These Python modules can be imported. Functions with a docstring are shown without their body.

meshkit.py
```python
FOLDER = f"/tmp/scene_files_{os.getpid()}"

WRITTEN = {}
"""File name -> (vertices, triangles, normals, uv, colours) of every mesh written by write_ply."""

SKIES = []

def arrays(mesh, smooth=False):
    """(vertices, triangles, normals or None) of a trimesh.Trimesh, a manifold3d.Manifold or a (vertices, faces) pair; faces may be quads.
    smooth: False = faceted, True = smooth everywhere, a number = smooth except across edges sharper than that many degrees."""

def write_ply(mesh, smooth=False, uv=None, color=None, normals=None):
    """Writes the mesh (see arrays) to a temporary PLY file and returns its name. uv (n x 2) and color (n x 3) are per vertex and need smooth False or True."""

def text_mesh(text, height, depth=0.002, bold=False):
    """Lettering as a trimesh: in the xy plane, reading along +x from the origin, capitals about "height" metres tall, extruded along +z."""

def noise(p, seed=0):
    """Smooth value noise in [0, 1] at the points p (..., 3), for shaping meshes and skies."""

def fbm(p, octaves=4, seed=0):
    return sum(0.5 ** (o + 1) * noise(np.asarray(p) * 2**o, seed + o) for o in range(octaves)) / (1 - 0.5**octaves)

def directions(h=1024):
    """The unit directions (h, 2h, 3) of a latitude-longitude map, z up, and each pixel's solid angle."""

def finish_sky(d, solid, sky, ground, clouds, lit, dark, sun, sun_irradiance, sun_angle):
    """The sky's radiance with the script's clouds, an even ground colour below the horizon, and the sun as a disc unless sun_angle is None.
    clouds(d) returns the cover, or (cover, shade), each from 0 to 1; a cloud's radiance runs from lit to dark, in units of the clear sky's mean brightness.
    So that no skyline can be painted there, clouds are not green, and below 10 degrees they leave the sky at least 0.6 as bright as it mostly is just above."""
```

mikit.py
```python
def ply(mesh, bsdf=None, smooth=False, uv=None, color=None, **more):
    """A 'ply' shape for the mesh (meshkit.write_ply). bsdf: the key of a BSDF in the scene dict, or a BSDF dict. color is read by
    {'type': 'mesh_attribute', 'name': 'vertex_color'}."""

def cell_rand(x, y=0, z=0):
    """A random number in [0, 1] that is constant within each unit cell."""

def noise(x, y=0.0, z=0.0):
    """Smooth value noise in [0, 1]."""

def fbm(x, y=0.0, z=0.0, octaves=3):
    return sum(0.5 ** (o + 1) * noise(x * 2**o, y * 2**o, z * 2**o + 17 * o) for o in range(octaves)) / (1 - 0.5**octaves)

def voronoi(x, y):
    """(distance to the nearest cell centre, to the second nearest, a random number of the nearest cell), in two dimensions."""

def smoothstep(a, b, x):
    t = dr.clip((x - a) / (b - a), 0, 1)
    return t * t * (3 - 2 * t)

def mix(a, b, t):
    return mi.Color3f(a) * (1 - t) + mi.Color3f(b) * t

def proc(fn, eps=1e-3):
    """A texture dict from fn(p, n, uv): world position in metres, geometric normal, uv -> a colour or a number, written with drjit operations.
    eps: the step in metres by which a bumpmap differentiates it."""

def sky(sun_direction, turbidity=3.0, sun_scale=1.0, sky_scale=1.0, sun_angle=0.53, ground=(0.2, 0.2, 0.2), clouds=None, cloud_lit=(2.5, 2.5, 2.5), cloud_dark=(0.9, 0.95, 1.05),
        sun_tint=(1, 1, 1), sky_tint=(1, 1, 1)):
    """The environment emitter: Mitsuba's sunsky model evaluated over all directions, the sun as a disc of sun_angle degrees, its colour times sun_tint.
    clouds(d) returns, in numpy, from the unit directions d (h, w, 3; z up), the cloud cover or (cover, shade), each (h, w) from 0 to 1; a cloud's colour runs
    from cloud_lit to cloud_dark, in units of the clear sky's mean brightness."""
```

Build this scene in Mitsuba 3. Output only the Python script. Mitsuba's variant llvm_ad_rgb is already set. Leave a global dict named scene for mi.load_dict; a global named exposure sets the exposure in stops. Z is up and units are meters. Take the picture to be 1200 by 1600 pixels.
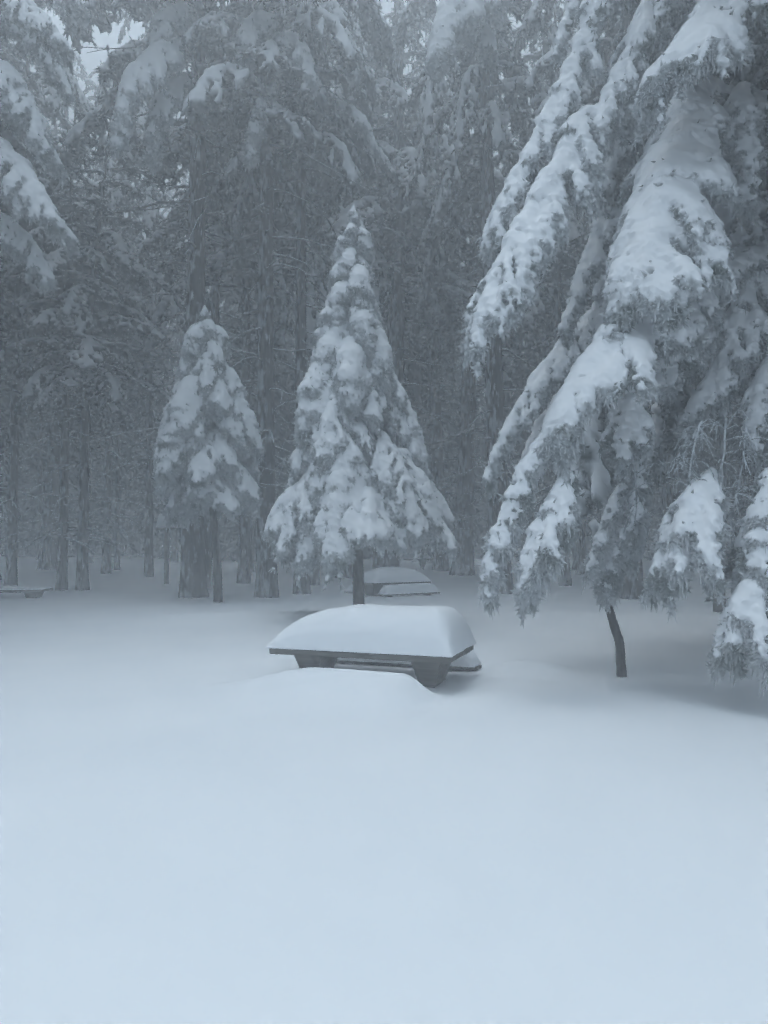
import math
import numpy as np
import trimesh
import mitsuba as mi
import mikit
import meshkit

# ------------------------------------------------------------------ camera, sky, exposure
FOCAL, PITCH, EYE = 1202.0, math.radians(2.38), (0.0, 0.0, 1.5)
T = mi.ScalarTransform4f
scene, labels = {"type": "scene"}, {}
scene["camera"] = {
    "type": "perspective", "fov_axis": "y", "fov": math.degrees(2 * math.atan(800 / FOCAL)), "near_clip": 0.05, "far_clip": 400.0,
    "to_world": T().look_at(origin=list(EYE), target=[0, math.cos(PITCH), 1.5 + math.sin(PITCH)], up=[0, 0, 1]),
    "medium": {"type": "ref", "id": "fog"},
}
scene["fog"] = {"type": "homogeneous", "albedo": {"type": "rgb", "value": [0.93, 0.94, 0.95]}, "sigma_t": 0.033, "phase": {"type": "hg", "g": 0.78}}
def overcast(d):
    # a closed overcast is about one and a half times as bright overhead as at the horizon
    return np.ones(d.shape[:2]), 1 - np.clip(d[..., 2], 0, 1)


scene["daylight"] = mikit.sky((-0.2, 0.16, 0.965), sun_scale=0.3, sun_tint=(0.86, 1.05, 1.32), sun_angle=30, clouds=overcast, cloud_lit=(2.6, 3.17, 3.70), cloud_dark=(1.75, 2.13, 2.49), ground=(0.6, 0.63, 0.66))
exposure = 1.7
# ------------------------------------------------------------------ helpers
UP = np.array([0.0, 0.0, 1.0])


def unit(v):
    v = np.asarray(v, float)
    return v / (np.linalg.norm(v, axis=-1, keepdims=True) + 1e-12)


def smooth01(a, b, x):
    t = np.clip((x - a) / (b - a), 0, 1)
    return t * t * (3 - 2 * t)


def at(px, py, d):
    """A point d metres ahead of the camera, seen at this spot of the 1200 x 1600 photograph."""
    u, v = (px - 600) / FOCAL, (800 - py) / FOCAL
    ray = np.array([u, math.cos(PITCH) - v * math.sin(PITCH), math.sin(PITCH) + v * math.cos(PITCH)])
    return np.array(EYE) + ray * d / ray[1]


def resample(points, n):
    """n points along a smooth curve through the given ones (Catmull-Rom)."""
    p = np.asarray(points, float)
    if len(p) == 2:
        return p[0] + (p[1] - p[0]) * np.linspace(0, 1, n)[:, None]
    q = np.vstack([2 * p[0] - p[1], p, 2 * p[-1] - p[-2]])
    t = np.linspace(0, len(p) - 1, 12 * len(p))
    i = np.minimum(t.astype(int), len(p) - 2)
    f = (t - i)[:, None]
    a, b, c, d = q[i], q[i + 1], q[i + 2], q[i + 3]
    c_ = 0.5 * (2 * b + (c - a) * f + (2 * a - 5 * b + 4 * c - d) * f**2 + (3 * b - a - 3 * c + d) * f**3)
    s = np.concatenate([[0], np.cumsum(np.linalg.norm(np.diff(c_, axis=0), axis=1))])
    g = np.linspace(0, s[-1], n)
    return np.stack([np.interp(g, s, c_[:, k]) for k in range(3)], 1)


def tube(points, radii, sides=7, rough=0.0, seed=0, cap=True):
    """A tapered, slightly uneven tube: (vertices, triangles)."""
    p = np.asarray(points, float)
    r = np.broadcast_to(np.asarray(radii, float), (len(p),))
    t = unit(np.gradient(p, axis=0))
    ref = np.array([0.0, 0, 1]) if abs(t[:, 2]).mean() < 0.8 else np.array([1.0, 0, 0])
    a = unit(np.cross(t, ref))
    b = np.cross(t, a)
    ang = np.arange(sides) * 2 * np.pi / sides
    ring = np.cos(ang)[None, :, None] * a[:, None] + np.sin(ang)[None, :, None] * b[:, None]
    rr = np.repeat(r[:, None], sides, 1)
    if rough:
        rr = rr * (1 + rough * (np.random.default_rng(seed).random(rr.shape) - 0.5))
    v = (p[:, None] + rr[..., None] * ring).reshape(-1, 3)
    i, j = np.meshgrid(np.arange(len(p) - 1), np.arange(sides), indexing="ij")
    k = (j + 1) % sides
    q = np.stack([i * sides + j, i * sides + k, (i + 1) * sides + k, (i + 1) * sides + j], -1).reshape(-1, 4)
    f = np.vstack([q[:, [0, 1, 2]], q[:, [0, 2, 3]]])
    if cap:
        n = len(v)
        v = np.vstack([v, p[:1], p[-1:]])
        j = np.arange(sides)
        m = (len(p) - 1) * sides
        f = np.vstack([f, np.stack([(j + 1) % sides, j, np.full(sides, n)], 1), np.stack([m + j, m + (j + 1) % sides, np.full(sides, n + 1)], 1)])
    return v, f


def join(parts):
    """One (vertices, triangles) or (vertices, triangles, colours) from several."""
    off = np.cumsum([0] + [len(p[0]) for p in parts])
    out = [np.vstack([p[0] for p in parts]), np.vstack([p[1] + o for p, o in zip(parts, off)])]
    if len(parts[0]) > 2:
        out.append(np.vstack([p[2] for p in parts]))
    return tuple(out)


def surface_nets(F, lo, h):
    """The surface F = 0 of a grid field (negative inside) as (vertices, quads as triangles)."""
    s = F < 0
    n = np.array(F.shape) - 1
    c = np.zeros(n, np.int8)
    corner = [(i, j, k) for i in (0, 1) for j in (0, 1) for k in (0, 1)]
    for i, j, k in corner:
        c += s[i:n[0] + i, j:n[1] + j, k:n[2] + k]
    act = np.argwhere((c > 0) & (c < 8))
    idx = np.full(n, -1, np.int64)
    idx[tuple(act.T)] = np.arange(len(act))
    acc, cnt = np.zeros((len(act), 3)), np.zeros(len(act))
    val = {o: F[act[:, 0] + o[0], act[:, 1] + o[1], act[:, 2] + o[2]] for o in corner}
    for o in corner:
        for ax in range(3):
            if o[ax] == 0:
                o2 = tuple(1 if q == ax else o[q] for q in range(3))
                a, b = val[o], val[o2]
                m = (a < 0) != (b < 0)
                t = a[m] / (a[m] - b[m])
                pos = np.tile(np.array(o, float), (m.sum(), 1))
                pos[:, ax] += t
                acc[m] += pos
                cnt[m] += 1
    v = (act + acc / cnt[:, None]) * h + lo
    quads = []
    for ax in range(3):
        e = np.zeros(3, int)
        e[ax] = 1
        a1, a2 = np.eye(3, dtype=int)[(ax + 1) % 3], np.eye(3, dtype=int)[(ax + 2) % 3]
        lead, tail = [slice(1, None)] * 3, [slice(1, None)] * 3
        lead[ax], tail[ax] = slice(0, -1), slice(1, None)
        d = s[tuple(lead)].astype(np.int8) - s[tuple(tail)]
        hit = np.argwhere(d != 0)
        sign = d[tuple(hit.T)]
        hit = hit + 1
        hit[:, ax] -= 1
        ok = (hit < n).all(1)
        hit, sign = hit[ok], sign[ok]
        q = np.stack([idx[tuple((hit - o).T)] for o in (0 * a1, a1, a1 + a2, a2)], 1)
        good = (q >= 0).all(1)
        q, sign = q[good], sign[good]
        q[sign < 0] = q[sign < 0][:, ::-1]
        quads.append(q)
    q = np.vstack(quads)
    return v, np.vstack([q[:, [0, 1, 2]], q[:, [0, 2, 3]]])


def normals(v, f):
    n = np.zeros_like(v)
    fn = np.cross(v[f[:, 1]] - v[f[:, 0]], v[f[:, 2]] - v[f[:, 0]])
    for k in range(3):
        for a in range(3):
            n[:, a] += np.bincount(f[:, k], fn[:, a], len(v))
    return unit(n), fn


def capsule_field(caps, k, h, pad):
    """Soft union of round cones (a, b, ra, rb) on a grid."""
    A = np.array([c[0] for c in caps])
    B = np.array([c[1] for c in caps])
    ra, rb = np.array([c[2] for c in caps]), np.array([c[3] for c in caps])
    R = np.maximum(ra, rb)[:, None] + pad
    lo = np.minimum(A - R, B - R).min(0) - 2 * h
    hi = np.maximum(A + R, B + R).max(0) + 2 * h
    n = np.ceil((hi - lo) / h).astype(int) + 1
    S = np.zeros(n, np.float32)
    l_ = np.maximum(np.floor((np.minimum(A, B) - R - lo) / h).astype(int), 0)
    h_ = np.minimum(np.ceil((np.maximum(A, B) + R - lo) / h).astype(int) + 1, n)
    for i in range(len(A)):
        x, y, z = [(np.arange(l_[i, q], h_[i, q], dtype=np.float32) * h + lo[q] - A[i, q]).astype(np.float32) for q in range(3)]
        d = (B[i] - A[i]).astype(np.float32)
        L2 = float(d @ d) + 1e-9
        t = np.clip((x[:, None, None] * d[0] + y[None, :, None] * d[1] + z[None, None, :] * d[2]) / L2, 0, 1)
        dist = np.sqrt((x[:, None, None] - t * d[0]) ** 2 + (y[None, :, None] - t * d[1]) ** 2 + (z[None, None, :] - t * d[2]) ** 2)
        dist -= ra[i] + t * (rb[i] - ra[i])
        S[l_[i, 0]:h_[i, 0], l_[i, 1]:h_[i, 1], l_[i, 2]:h_[i, 2]] += np.exp(np.clip(-dist / k, -12, 12))
    return -k * np.log(S + 1e-6), lo


SNOW_WHITE = np.array([0.87, 0.89, 0.915])
RIME = np.array([0.48, 0.51, 0.525])
NEEDLE = np.array([0.06, 0.08, 0.062])


def spikes(v, fn, f, n, rng, count, weight, length, width, hang):
    """Rimed needle clusters: thin three-sided spikes standing on the surface, leaning down. (vertices, triangles, colours)"""
    w = np.linalg.norm(fn, axis=1) * weight[f].mean(1)
    if w.sum() <= 0 or count < 1:
        return None
    pick = rng.choice(len(f), count, p=w / w.sum())
    bary = rng.dirichlet((1, 1, 1), count)
    p = (v[f[pick]] * bary[..., None]).sum(1)
    nn = unit((n[f[pick]] * bary[..., None]).sum(1))
    d = unit(nn + rng.normal(0, 0.55, (count, 3)) - UP * hang)
    L = length * rng.uniform(0.5, 1.5, count)[:, None]
    longer = (rng.random(count) < 0.10)[:, None]
    d = np.where(longer, unit(d * 0.35 - UP), d)
    L = np.where(longer, L * 1.9, L)
    wd = width * rng.uniform(0.7, 1.4, count)[:, None]
    a = unit(np.cross(d, rng.normal(0, 1, (count, 3))))
    b = np.cross(d, a)
    base = p - d * 0.012
    vs = [base + wd * (math.cos(q) * a + math.sin(q) * b) + d * L * 0.15 for q in (0, 2.094, 4.189)]
    V = np.stack([*vs, base + d * L], 1)
    T = np.array([[0, 1, 3], [1, 2, 3], [2, 0, 3]])
    Fc = (np.arange(count)[:, None, None] * 4 + T).reshape(-1, 3)
    g = rng.random((count, 1)) ** 1.5
    patch = smooth01(0.52, 0.70, meshkit.fbm(p * 4.5, 2, 5))[:, None]
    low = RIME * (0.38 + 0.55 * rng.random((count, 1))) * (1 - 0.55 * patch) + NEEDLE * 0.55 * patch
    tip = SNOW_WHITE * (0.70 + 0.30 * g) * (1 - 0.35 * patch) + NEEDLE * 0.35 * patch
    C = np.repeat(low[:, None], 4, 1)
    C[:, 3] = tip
    return V.reshape(-1, 3), Fc, C.reshape(-1, 3)


def bough(axis, W, load, seed, vox, hang=0.5, step=0.13, twig=0.04, tufts=3000, tuft=0.045, prof=None, under=0.6, angle=52, lumps=1.0, sides=(1.0, 1.0), snow=1.0, dark=1.0, white=1.0, melt=0.16, tips=1.0):
    """A snow-laden bough along the axis: flat fan of drooping twigs with a pillow of snow on top and rimed needles round its rim.
    Returns ((vertices, triangles, colours) of the snow-covered twig mat, the same of the needles)."""
    rng = np.random.default_rng(seed)
    L = np.linalg.norm(np.diff(axis, axis=0), axis=1).sum()
    n = max(6, int(L / 0.1))
    P = resample(axis, n)
    P[1:-1] += rng.normal(0, 0.012, (n - 2, 3))
    T = unit(np.gradient(P, axis=0))
    prof = prof or (lambda s: (0.35 + 0.65 * smooth01(0, 0.35, s)) * (1 - 0.72 * smooth01(0.5, 1, s)))
    S = np.linspace(0, 1, n)
    body = load * (0.55 + 0.75 * smooth01(0, 0.4, S)) * (1 - 0.6 * smooth01(0.65, 1.0, S)) * (0.8 + 0.45 * rng.random(n))
    caps = []
    for i in range(n - 1):
        u = UP * 0.55
        caps.append((P[i] + u * body[i], P[i + 1] + u * body[i + 1], body[i], body[i + 1]))
        caps.append((P[i], P[i + 1], twig, twig * 0.9))

    def strand(p, d, length, r0, r1, droop, segs, lift):
        seg = length / segs
        for q in range(segs):
            d = unit(d - UP * droop * (q + 1) / segs + rng.normal(0, 0.07, 3))
            e = p + d * seg
            ra, rb = r0 + (r1 - r0) * q / segs, r0 + (r1 - r0) * (q + 1) / segs
            caps.append((p + UP * lift * (1 - q / segs), e + UP * lift * (1 - (q + 1) / segs), ra, rb))
            p = e
        return p, d

    s = 0.03
    side = 1
    while s < 0.99:
        i = min(int(s * (n - 1)), n - 2)
        t, p = T[i], P[i]
        lat = np.cross(t, UP)
        if np.linalg.norm(lat) < 0.25:
            lat = lat + unit(np.cross(T[0], UP)) * 0.5
        lat = unit(lat) * side
        a = math.radians(angle + rng.normal(0, 9))
        length = W * prof(s) * rng.uniform(0.65, 1.15) * (sides[0] if side > 0 else sides[1])
        if length > 0.08:
            d = unit(t * math.cos(a) + lat * math.sin(a) + UP * 0.12)
            segs = max(3, int(length / 0.12))
            fat = snow * load * 0.32 * rng.uniform(0.4, 1.3)
            m, dm = strand(p, d, length * 0.5, twig + fat, twig + fat * 0.6, hang * 0.35, max(2, segs // 2), load * 0.35)
            strand(m, dm, length * 0.5, twig + fat * 0.6, twig * 0.75, hang * 0.9, max(2, segs // 2), load * 0.1)
            for sg in (-1, 1):
                if rng.random() < 0.85:
                    b = math.radians(rng.uniform(28, 48)) * sg
                    d2 = unit(dm * math.cos(b) + unit(np.cross(dm, UP)) * math.sin(b))
                    strand(m, d2, length * rng.uniform(0.3, 0.5), twig + fat * 0.45, twig * 0.7, hang, 3, 0)
            if rng.random() < under:
                q = p + (m - p) * rng.uniform(0.2, 1.0)
                strand(q, unit(-UP + t * 0.25 + rng.normal(0, 0.15, 3)), rng.uniform(0.5, 1.2) * min(0.5, W * 0.55), twig * 0.8, twig * 0.55, 0.5, 3, 0)
        side = -side
        s += step / 2 / L * rng.uniform(0.7, 1.3)
    k = max(0.016, load * melt)
    F, lo = capsule_field(caps, k, vox, 3.2 * k)
    v, f = surface_nets(F, lo, vox)
    nn, fn = normals(v, f)
    rough = 1 - smooth01(0.0, 0.6, nn[:, 2])
    z1, z2 = meshkit.fbm(v * 7, 2, seed % 97) - 0.5, meshkit.fbm(v * 24, 2, 11) - 0.5
    pit = smooth01(0.885, 0.94, meshkit.noise(v * 7.5 + seed % 31, 8)) * (nn[:, 2] > 0.1)
    v = v + nn * (z1 * load * 0.35 * lumps + z2 * np.minimum(0.095, vox * 3.2) * (0.08 + 1.4 * rough) - pit * 0.045)[:, None]
    # bare where the snow cannot lie, and in small hollows over twig tips
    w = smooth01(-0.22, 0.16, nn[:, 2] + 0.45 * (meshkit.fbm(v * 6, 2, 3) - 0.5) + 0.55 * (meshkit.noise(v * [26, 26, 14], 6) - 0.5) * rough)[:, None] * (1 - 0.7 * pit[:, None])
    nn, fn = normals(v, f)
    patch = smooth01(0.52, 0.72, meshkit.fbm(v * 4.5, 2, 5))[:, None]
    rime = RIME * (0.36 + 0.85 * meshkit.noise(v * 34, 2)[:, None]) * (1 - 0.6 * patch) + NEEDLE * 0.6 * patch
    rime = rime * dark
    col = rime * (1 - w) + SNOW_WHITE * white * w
    wt = (1 - w[:, 0]) ** 1.5 + 0.004
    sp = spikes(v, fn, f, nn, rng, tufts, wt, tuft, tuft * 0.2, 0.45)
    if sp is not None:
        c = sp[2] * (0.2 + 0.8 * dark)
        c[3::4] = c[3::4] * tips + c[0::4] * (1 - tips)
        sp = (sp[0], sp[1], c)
    return (v, f, col), sp


# ------------------------------------------------------------------ materials
def rgb(*c):
    return {"type": "rgb", "value": list(c)}


def snow_tone(p, n, uv):
    a = mikit.fbm(p.x * 0.9, p.y * 0.9, p.z * 0.9, 3)
    return mikit.mix((0.82, 0.85, 0.885), (0.87, 0.89, 0.915), a)


def snow_grain(p, n, uv):
    return 0.004 * mikit.fbm(p.x * 9, p.y * 9, p.z * 9, 2) + 0.0022 * mikit.noise(p.x * 55, p.y * 55, p.z * 55)


def bark_tone(p, n, uv):
    streak = mikit.fbm(p.x * 22, p.y * 22, p.z * 3.2, 3)
    plate = mikit.noise(p.x * 9, p.y * 9, p.z * 2.1)
    base = mikit.mix((0.04, 0.039, 0.038), (0.105, 0.10, 0.097), streak * 0.7 + plate * 0.3)
    rime = mikit.smoothstep(0.52, 0.78, mikit.fbm(p.x * 9, p.y * 9, p.z * 2.5, 4) - 0.14 * n.x - 0.05 * n.y)
    return mikit.mix(base, (0.55, 0.58, 0.61), rime * 0.62)


def bark_relief(p, n, uv):
    return 0.02 * mikit.fbm(p.x * 18, p.y * 18, p.z * 3, 3)


def twig_tone(p, n, uv):
    frost = mikit.smoothstep(-0.1, 0.6, n.z + 0.9 * (mikit.noise(p.x * 14, p.y * 14, p.z * 14) - 0.5))
    return mikit.mix((0.10, 0.10, 0.098), (0.68, 0.71, 0.74), frost)


def wood_tone(p, n, uv):
    g = mikit.fbm(p.x * 2.5 + p.y * 1.5, p.y * 30 + p.x * 12, p.z * 40, 3)
    wear = mikit.fbm(p.x * 3, p.y * 3, p.z * 3, 2)
    return mikit.mix((0.065, 0.062, 0.06), (0.19, 0.18, 0.165), g * 0.6 + wear * 0.5)


def stem_tone(p, n, uv):
    g = mikit.fbm(p.x * 30, p.y * 30, p.z * 5, 3)
    return mikit.mix((0.045, 0.043, 0.042), (0.12, 0.115, 0.11), g)


two = lambda b: {"type": "twosided", "material": b}
scene["snow"] = {"type": "bumpmap", "arbitrary": mikit.proc(snow_grain, 0.004), "scale": 1.0, "bsdf": {"type": "diffuse", "reflectance": mikit.proc(snow_tone)}}
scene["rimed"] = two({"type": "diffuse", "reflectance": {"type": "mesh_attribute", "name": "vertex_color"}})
scene["bark"] = {"type": "bumpmap", "arbitrary": mikit.proc(bark_relief, 0.01), "scale": 1.0, "bsdf": {"type": "diffuse", "reflectance": mikit.proc(bark_tone)}}
scene["twig"] = two({"type": "diffuse", "reflectance": mikit.proc(twig_tone)})
scene["frosted_twig"] = two({"type": "diffuse", "reflectance": mikit.proc(lambda p, n, uv: mikit.mix((0.16, 0.165, 0.17), (0.6, 0.63, 0.66), mikit.smoothstep(-0.5, 0.6, n.z + 0.8 * (mikit.noise(p.x * 30, p.y * 30, p.z * 30) - 0.5))))})
scene["wood"] = {"type": "diffuse", "reflectance": mikit.proc(wood_tone)}
scene["stem"] = {"type": "diffuse", "reflectance": mikit.proc(stem_tone)}


# ------------------------------------------------------------------ naming
def fresh(name, also=()):
    """The name, or the name with the next free number."""
    if name not in scene and name not in labels and not any(k.startswith(name + "__") for k in scene):
        return name
    i = 1
    while f"{name}_{i:03d}" in scene or f"{name}_{i:03d}" in labels or f"{name}_{i:03d}" in USED:
        i += 1
    return f"{name}_{i:03d}"


USED = set()


def thing(name, label, category, group=None):
    key = fresh(name)
    labels[key] = {"label": label, "category": category}
    if group:
        labels[key]["group"] = group
    return key


def part(holder, name, mesh, bsdf, smooth=False, kind=None, label=None, **more):
    key = fresh(f"{holder}__{name}")
    if isinstance(mesh, tuple) and len(mesh) == 3:
        scene[key] = mikit.ply((mesh[0], mesh[1]), bsdf, smooth=smooth, color=mesh[2], **more)
    else:
        scene[key] = mikit.ply(mesh, bsdf, smooth=smooth, **more)
    if kind or label:
        labels[key] = {k: v for k, v in (("kind", kind), ("label", label)) if v}
    return key


def bough_part(holder, made, name="bough"):
    mat, needles = made
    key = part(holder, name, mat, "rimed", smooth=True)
    if needles is not None:
        part(key, "needles", needles, "rimed")
    return key


# ------------------------------------------------------------------ ground
TABLE = np.array([-0.115, 8.75])
LONG = unit([1.87, -0.66])
WIDE = np.array([-LONG[1], LONG[0]])


def ground_height(x, y):
    p = np.stack([x, y, 0 * x], -1)
    h = 0.22 * (meshkit.fbm(p * 0.11, 2, 4) - 0.5) * smooth01(4, 16, np.hypot(x, y)) + 0.05 * (meshkit.fbm(p * 0.45, 2, 9) - 0.5) * smooth01(5, 11, y)
    h += 0.016 * (meshkit.fbm(p * [0.9, 1.5, 1], 3, 21) - 0.5) + 0.0115 * np.clip(y - 26, 0, 60)
    u = (x - TABLE[0]) * LONG[0] + (y - TABLE[1]) * LONG[1]
    w = (x - TABLE[0]) * WIDE[0] + (y - TABLE[1]) * WIDE[1]
    near = smooth01(2.6, 1.2, np.hypot(u * 0.7, w))
    h -= 0.02 * near
    # drift over the near bench: long ramp on the left, abrupt end on the right
    along = smooth01(-1.6, -0.2, u) * (1 - smooth01(0.66, 1.06, u))
    across = np.exp(-np.where(w + 0.98 < 0, ((w + 0.98) / 0.62) ** 2, ((w + 0.98) / 0.30) ** 2))
    h += 0.25 * along * across
    # hollow blown out round the right-hand leg
    h -= 0.035 * np.exp(-(((u - 0.85) / 0.45) ** 2) - ((w + 0.25) / 0.5) ** 2)
    # drifts beside the far bench and further back
    h += 0.15 * np.exp(-(((u - 1.62) / 0.45) ** 2) - ((w - 0.95) / 0.35) ** 2)
    h += 0.20 * np.exp(-(((x + 2.2) / 2.6) ** 2) - ((y - 14.6) / 1.3) ** 2)
    h += 0.14 * np.exp(-(((x - 3.5) / 3.0) ** 2) - ((y - 15.0) / 1.2) ** 2)
    return h


def ground_z(x, y):
    return float(ground_height(np.array([float(x)]), np.array([float(y)]))[0])


def spaced(lo, hi, fine_lo, fine_hi, step, grow=1.12):
    a = list(np.arange(fine_lo, fine_hi, step))
    s, x = step, fine_hi
    while x < hi:
        a.append(x)
        s *= grow
        x += s
    a.append(hi)
    s, x = step, fine_lo - step
    while x > lo:
        a.insert(0, x)
        s *= grow
        x -= s
    a.insert(0, lo)
    return np.array(a)


gx, gy = spaced(-95, 95, -4.5, 4.5, 0.07), spaced(-33, 100, 6.0, 16.0, 0.07)
X, Y = np.meshgrid(gx, gy, indexing="ij")
gv = np.stack([X, Y, ground_height(X, Y)], -1).reshape(-1, 3)
i, j = np.meshgrid(np.arange(len(gx) - 1), np.arange(len(gy) - 1), indexing="ij")
b = (i * len(gy) + j).ravel()
gf = np.stack([b, b + len(gy), b + len(gy) + 1, b + 1], 1)
scene["ground"] = mikit.ply((gv, gf), "snow", smooth=True)
labels["ground"] = {"label": "deep untouched snow covering the forest clearing", "kind": "structure"}


# ------------------------------------------------------------------ picnic tables
def cushion(L, W, H, seed, lean=0.0, edge=0.10, n=(70, 44), over=0.02, left=0.75, right=0.3, front=0.38, back=0.38):
    """A closed pillow of settled snow on a board of L x W, thickness H, bottom at z = 0; each side has its own slope length."""
    u, w = np.meshgrid(np.linspace(-1, 1, n[0]), np.linspace(-1, 1, n[1]), indexing="ij")
    x, y = u * (L / 2 + over), w * (W / 2 + over)

    def rise(d, run):
        t = np.clip(d / run, 0, 1)
        return np.sqrt(np.clip(1 - (1 - t) ** 2.3, 0, 1))

    dl, dr, df, db = x + L / 2 + over, L / 2 + over - x, y + W / 2 + over, W / 2 + over - y
    z = H * rise(dl, left) * rise(dr, right) * rise(df, front) * rise(db, back)
    p = np.stack([x, y, z], -1)
    z = z * (1 + 0.16 * (meshkit.fbm(p * 1.6 + seed * 7.3, 2, seed) - 0.5)) + 0.02 * (meshkit.fbm(p * 6 + seed, 2, seed) - 0.5) * (z > 0.03)
    rim = np.maximum(np.abs(u), np.abs(w)) > 0.999
    jag = 0.012 * (meshkit.noise(p * 9 + seed, seed) - 0.5)
    z = np.where(rim, 0.012 + np.abs(jag), np.maximum(z, 0.02))
    x, y = x + np.where(rim, jag * np.sign(u) * 2, 0), y + np.where(rim, jag * np.sign(w) * 2, 0)
    top = np.stack([x, y, z], -1).reshape(-1, 3)
    bot = top * [1, 1, 0] + [0, 0, 0.001]
    i, j = np.meshgrid(np.arange(n[0] - 1), np.arange(n[1] - 1), indexing="ij")
    b = (i * n[1] + j).ravel()
    f = np.stack([b, b + n[1], b + n[1] + 1, b + 1], 1)
    N = len(top)
    ring = np.concatenate([np.arange(n[0]) * n[1], (n[0] - 1) * n[1] + np.arange(1, n[1]), (np.arange(n[0] - 1)[::-1]) * n[1] + n[1] - 1, np.arange(1, n[1] - 1)[::-1]])
    nx = np.roll(ring, -1)
    side = np.stack([ring, ring + N, nx + N, nx], 1)
    q = np.vstack([f, f[:, ::-1] + N, side])
    return np.vstack([top, bot]), np.vstack([q[:, [0, 1, 2]], q[:, [0, 2, 3]]])


def plank(size, rng, wear=0.004):
    """A weathered board: bevelled box with slightly wavering edges."""
    m = trimesh.creation.box(size)
    m = m.subdivide().subdivide()
    s = np.array(size) / 2
    v = m.vertices
    near = (np.abs(np.abs(v) - s) < 1e-6).sum(1)
    v = v - np.sign(v) * np.where(near >= 2, 1, 0)[:, None] * min(0.006, s.min() * 0.3)
    v = v + (meshkit.noise(v * 7 + rng.uniform(0, 50, 3), 3)[:, None] - 0.5) * wear
    return np.array(v), np.array(m.faces)


def place(mesh, centre, long_dir, z=0.0, tilt=0.0):
    v, f = mesh[0], mesh[1]
    l = np.array([long_dir[0], long_dir[1], 0.0])
    w = np.array([-long_dir[1], long_dir[0], 0.0])
    out = v[:, :1] * l + v[:, 1:2] * w + v[:, 2:] * UP + np.array([centre[0], centre[1], z])
    return out, f


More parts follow.
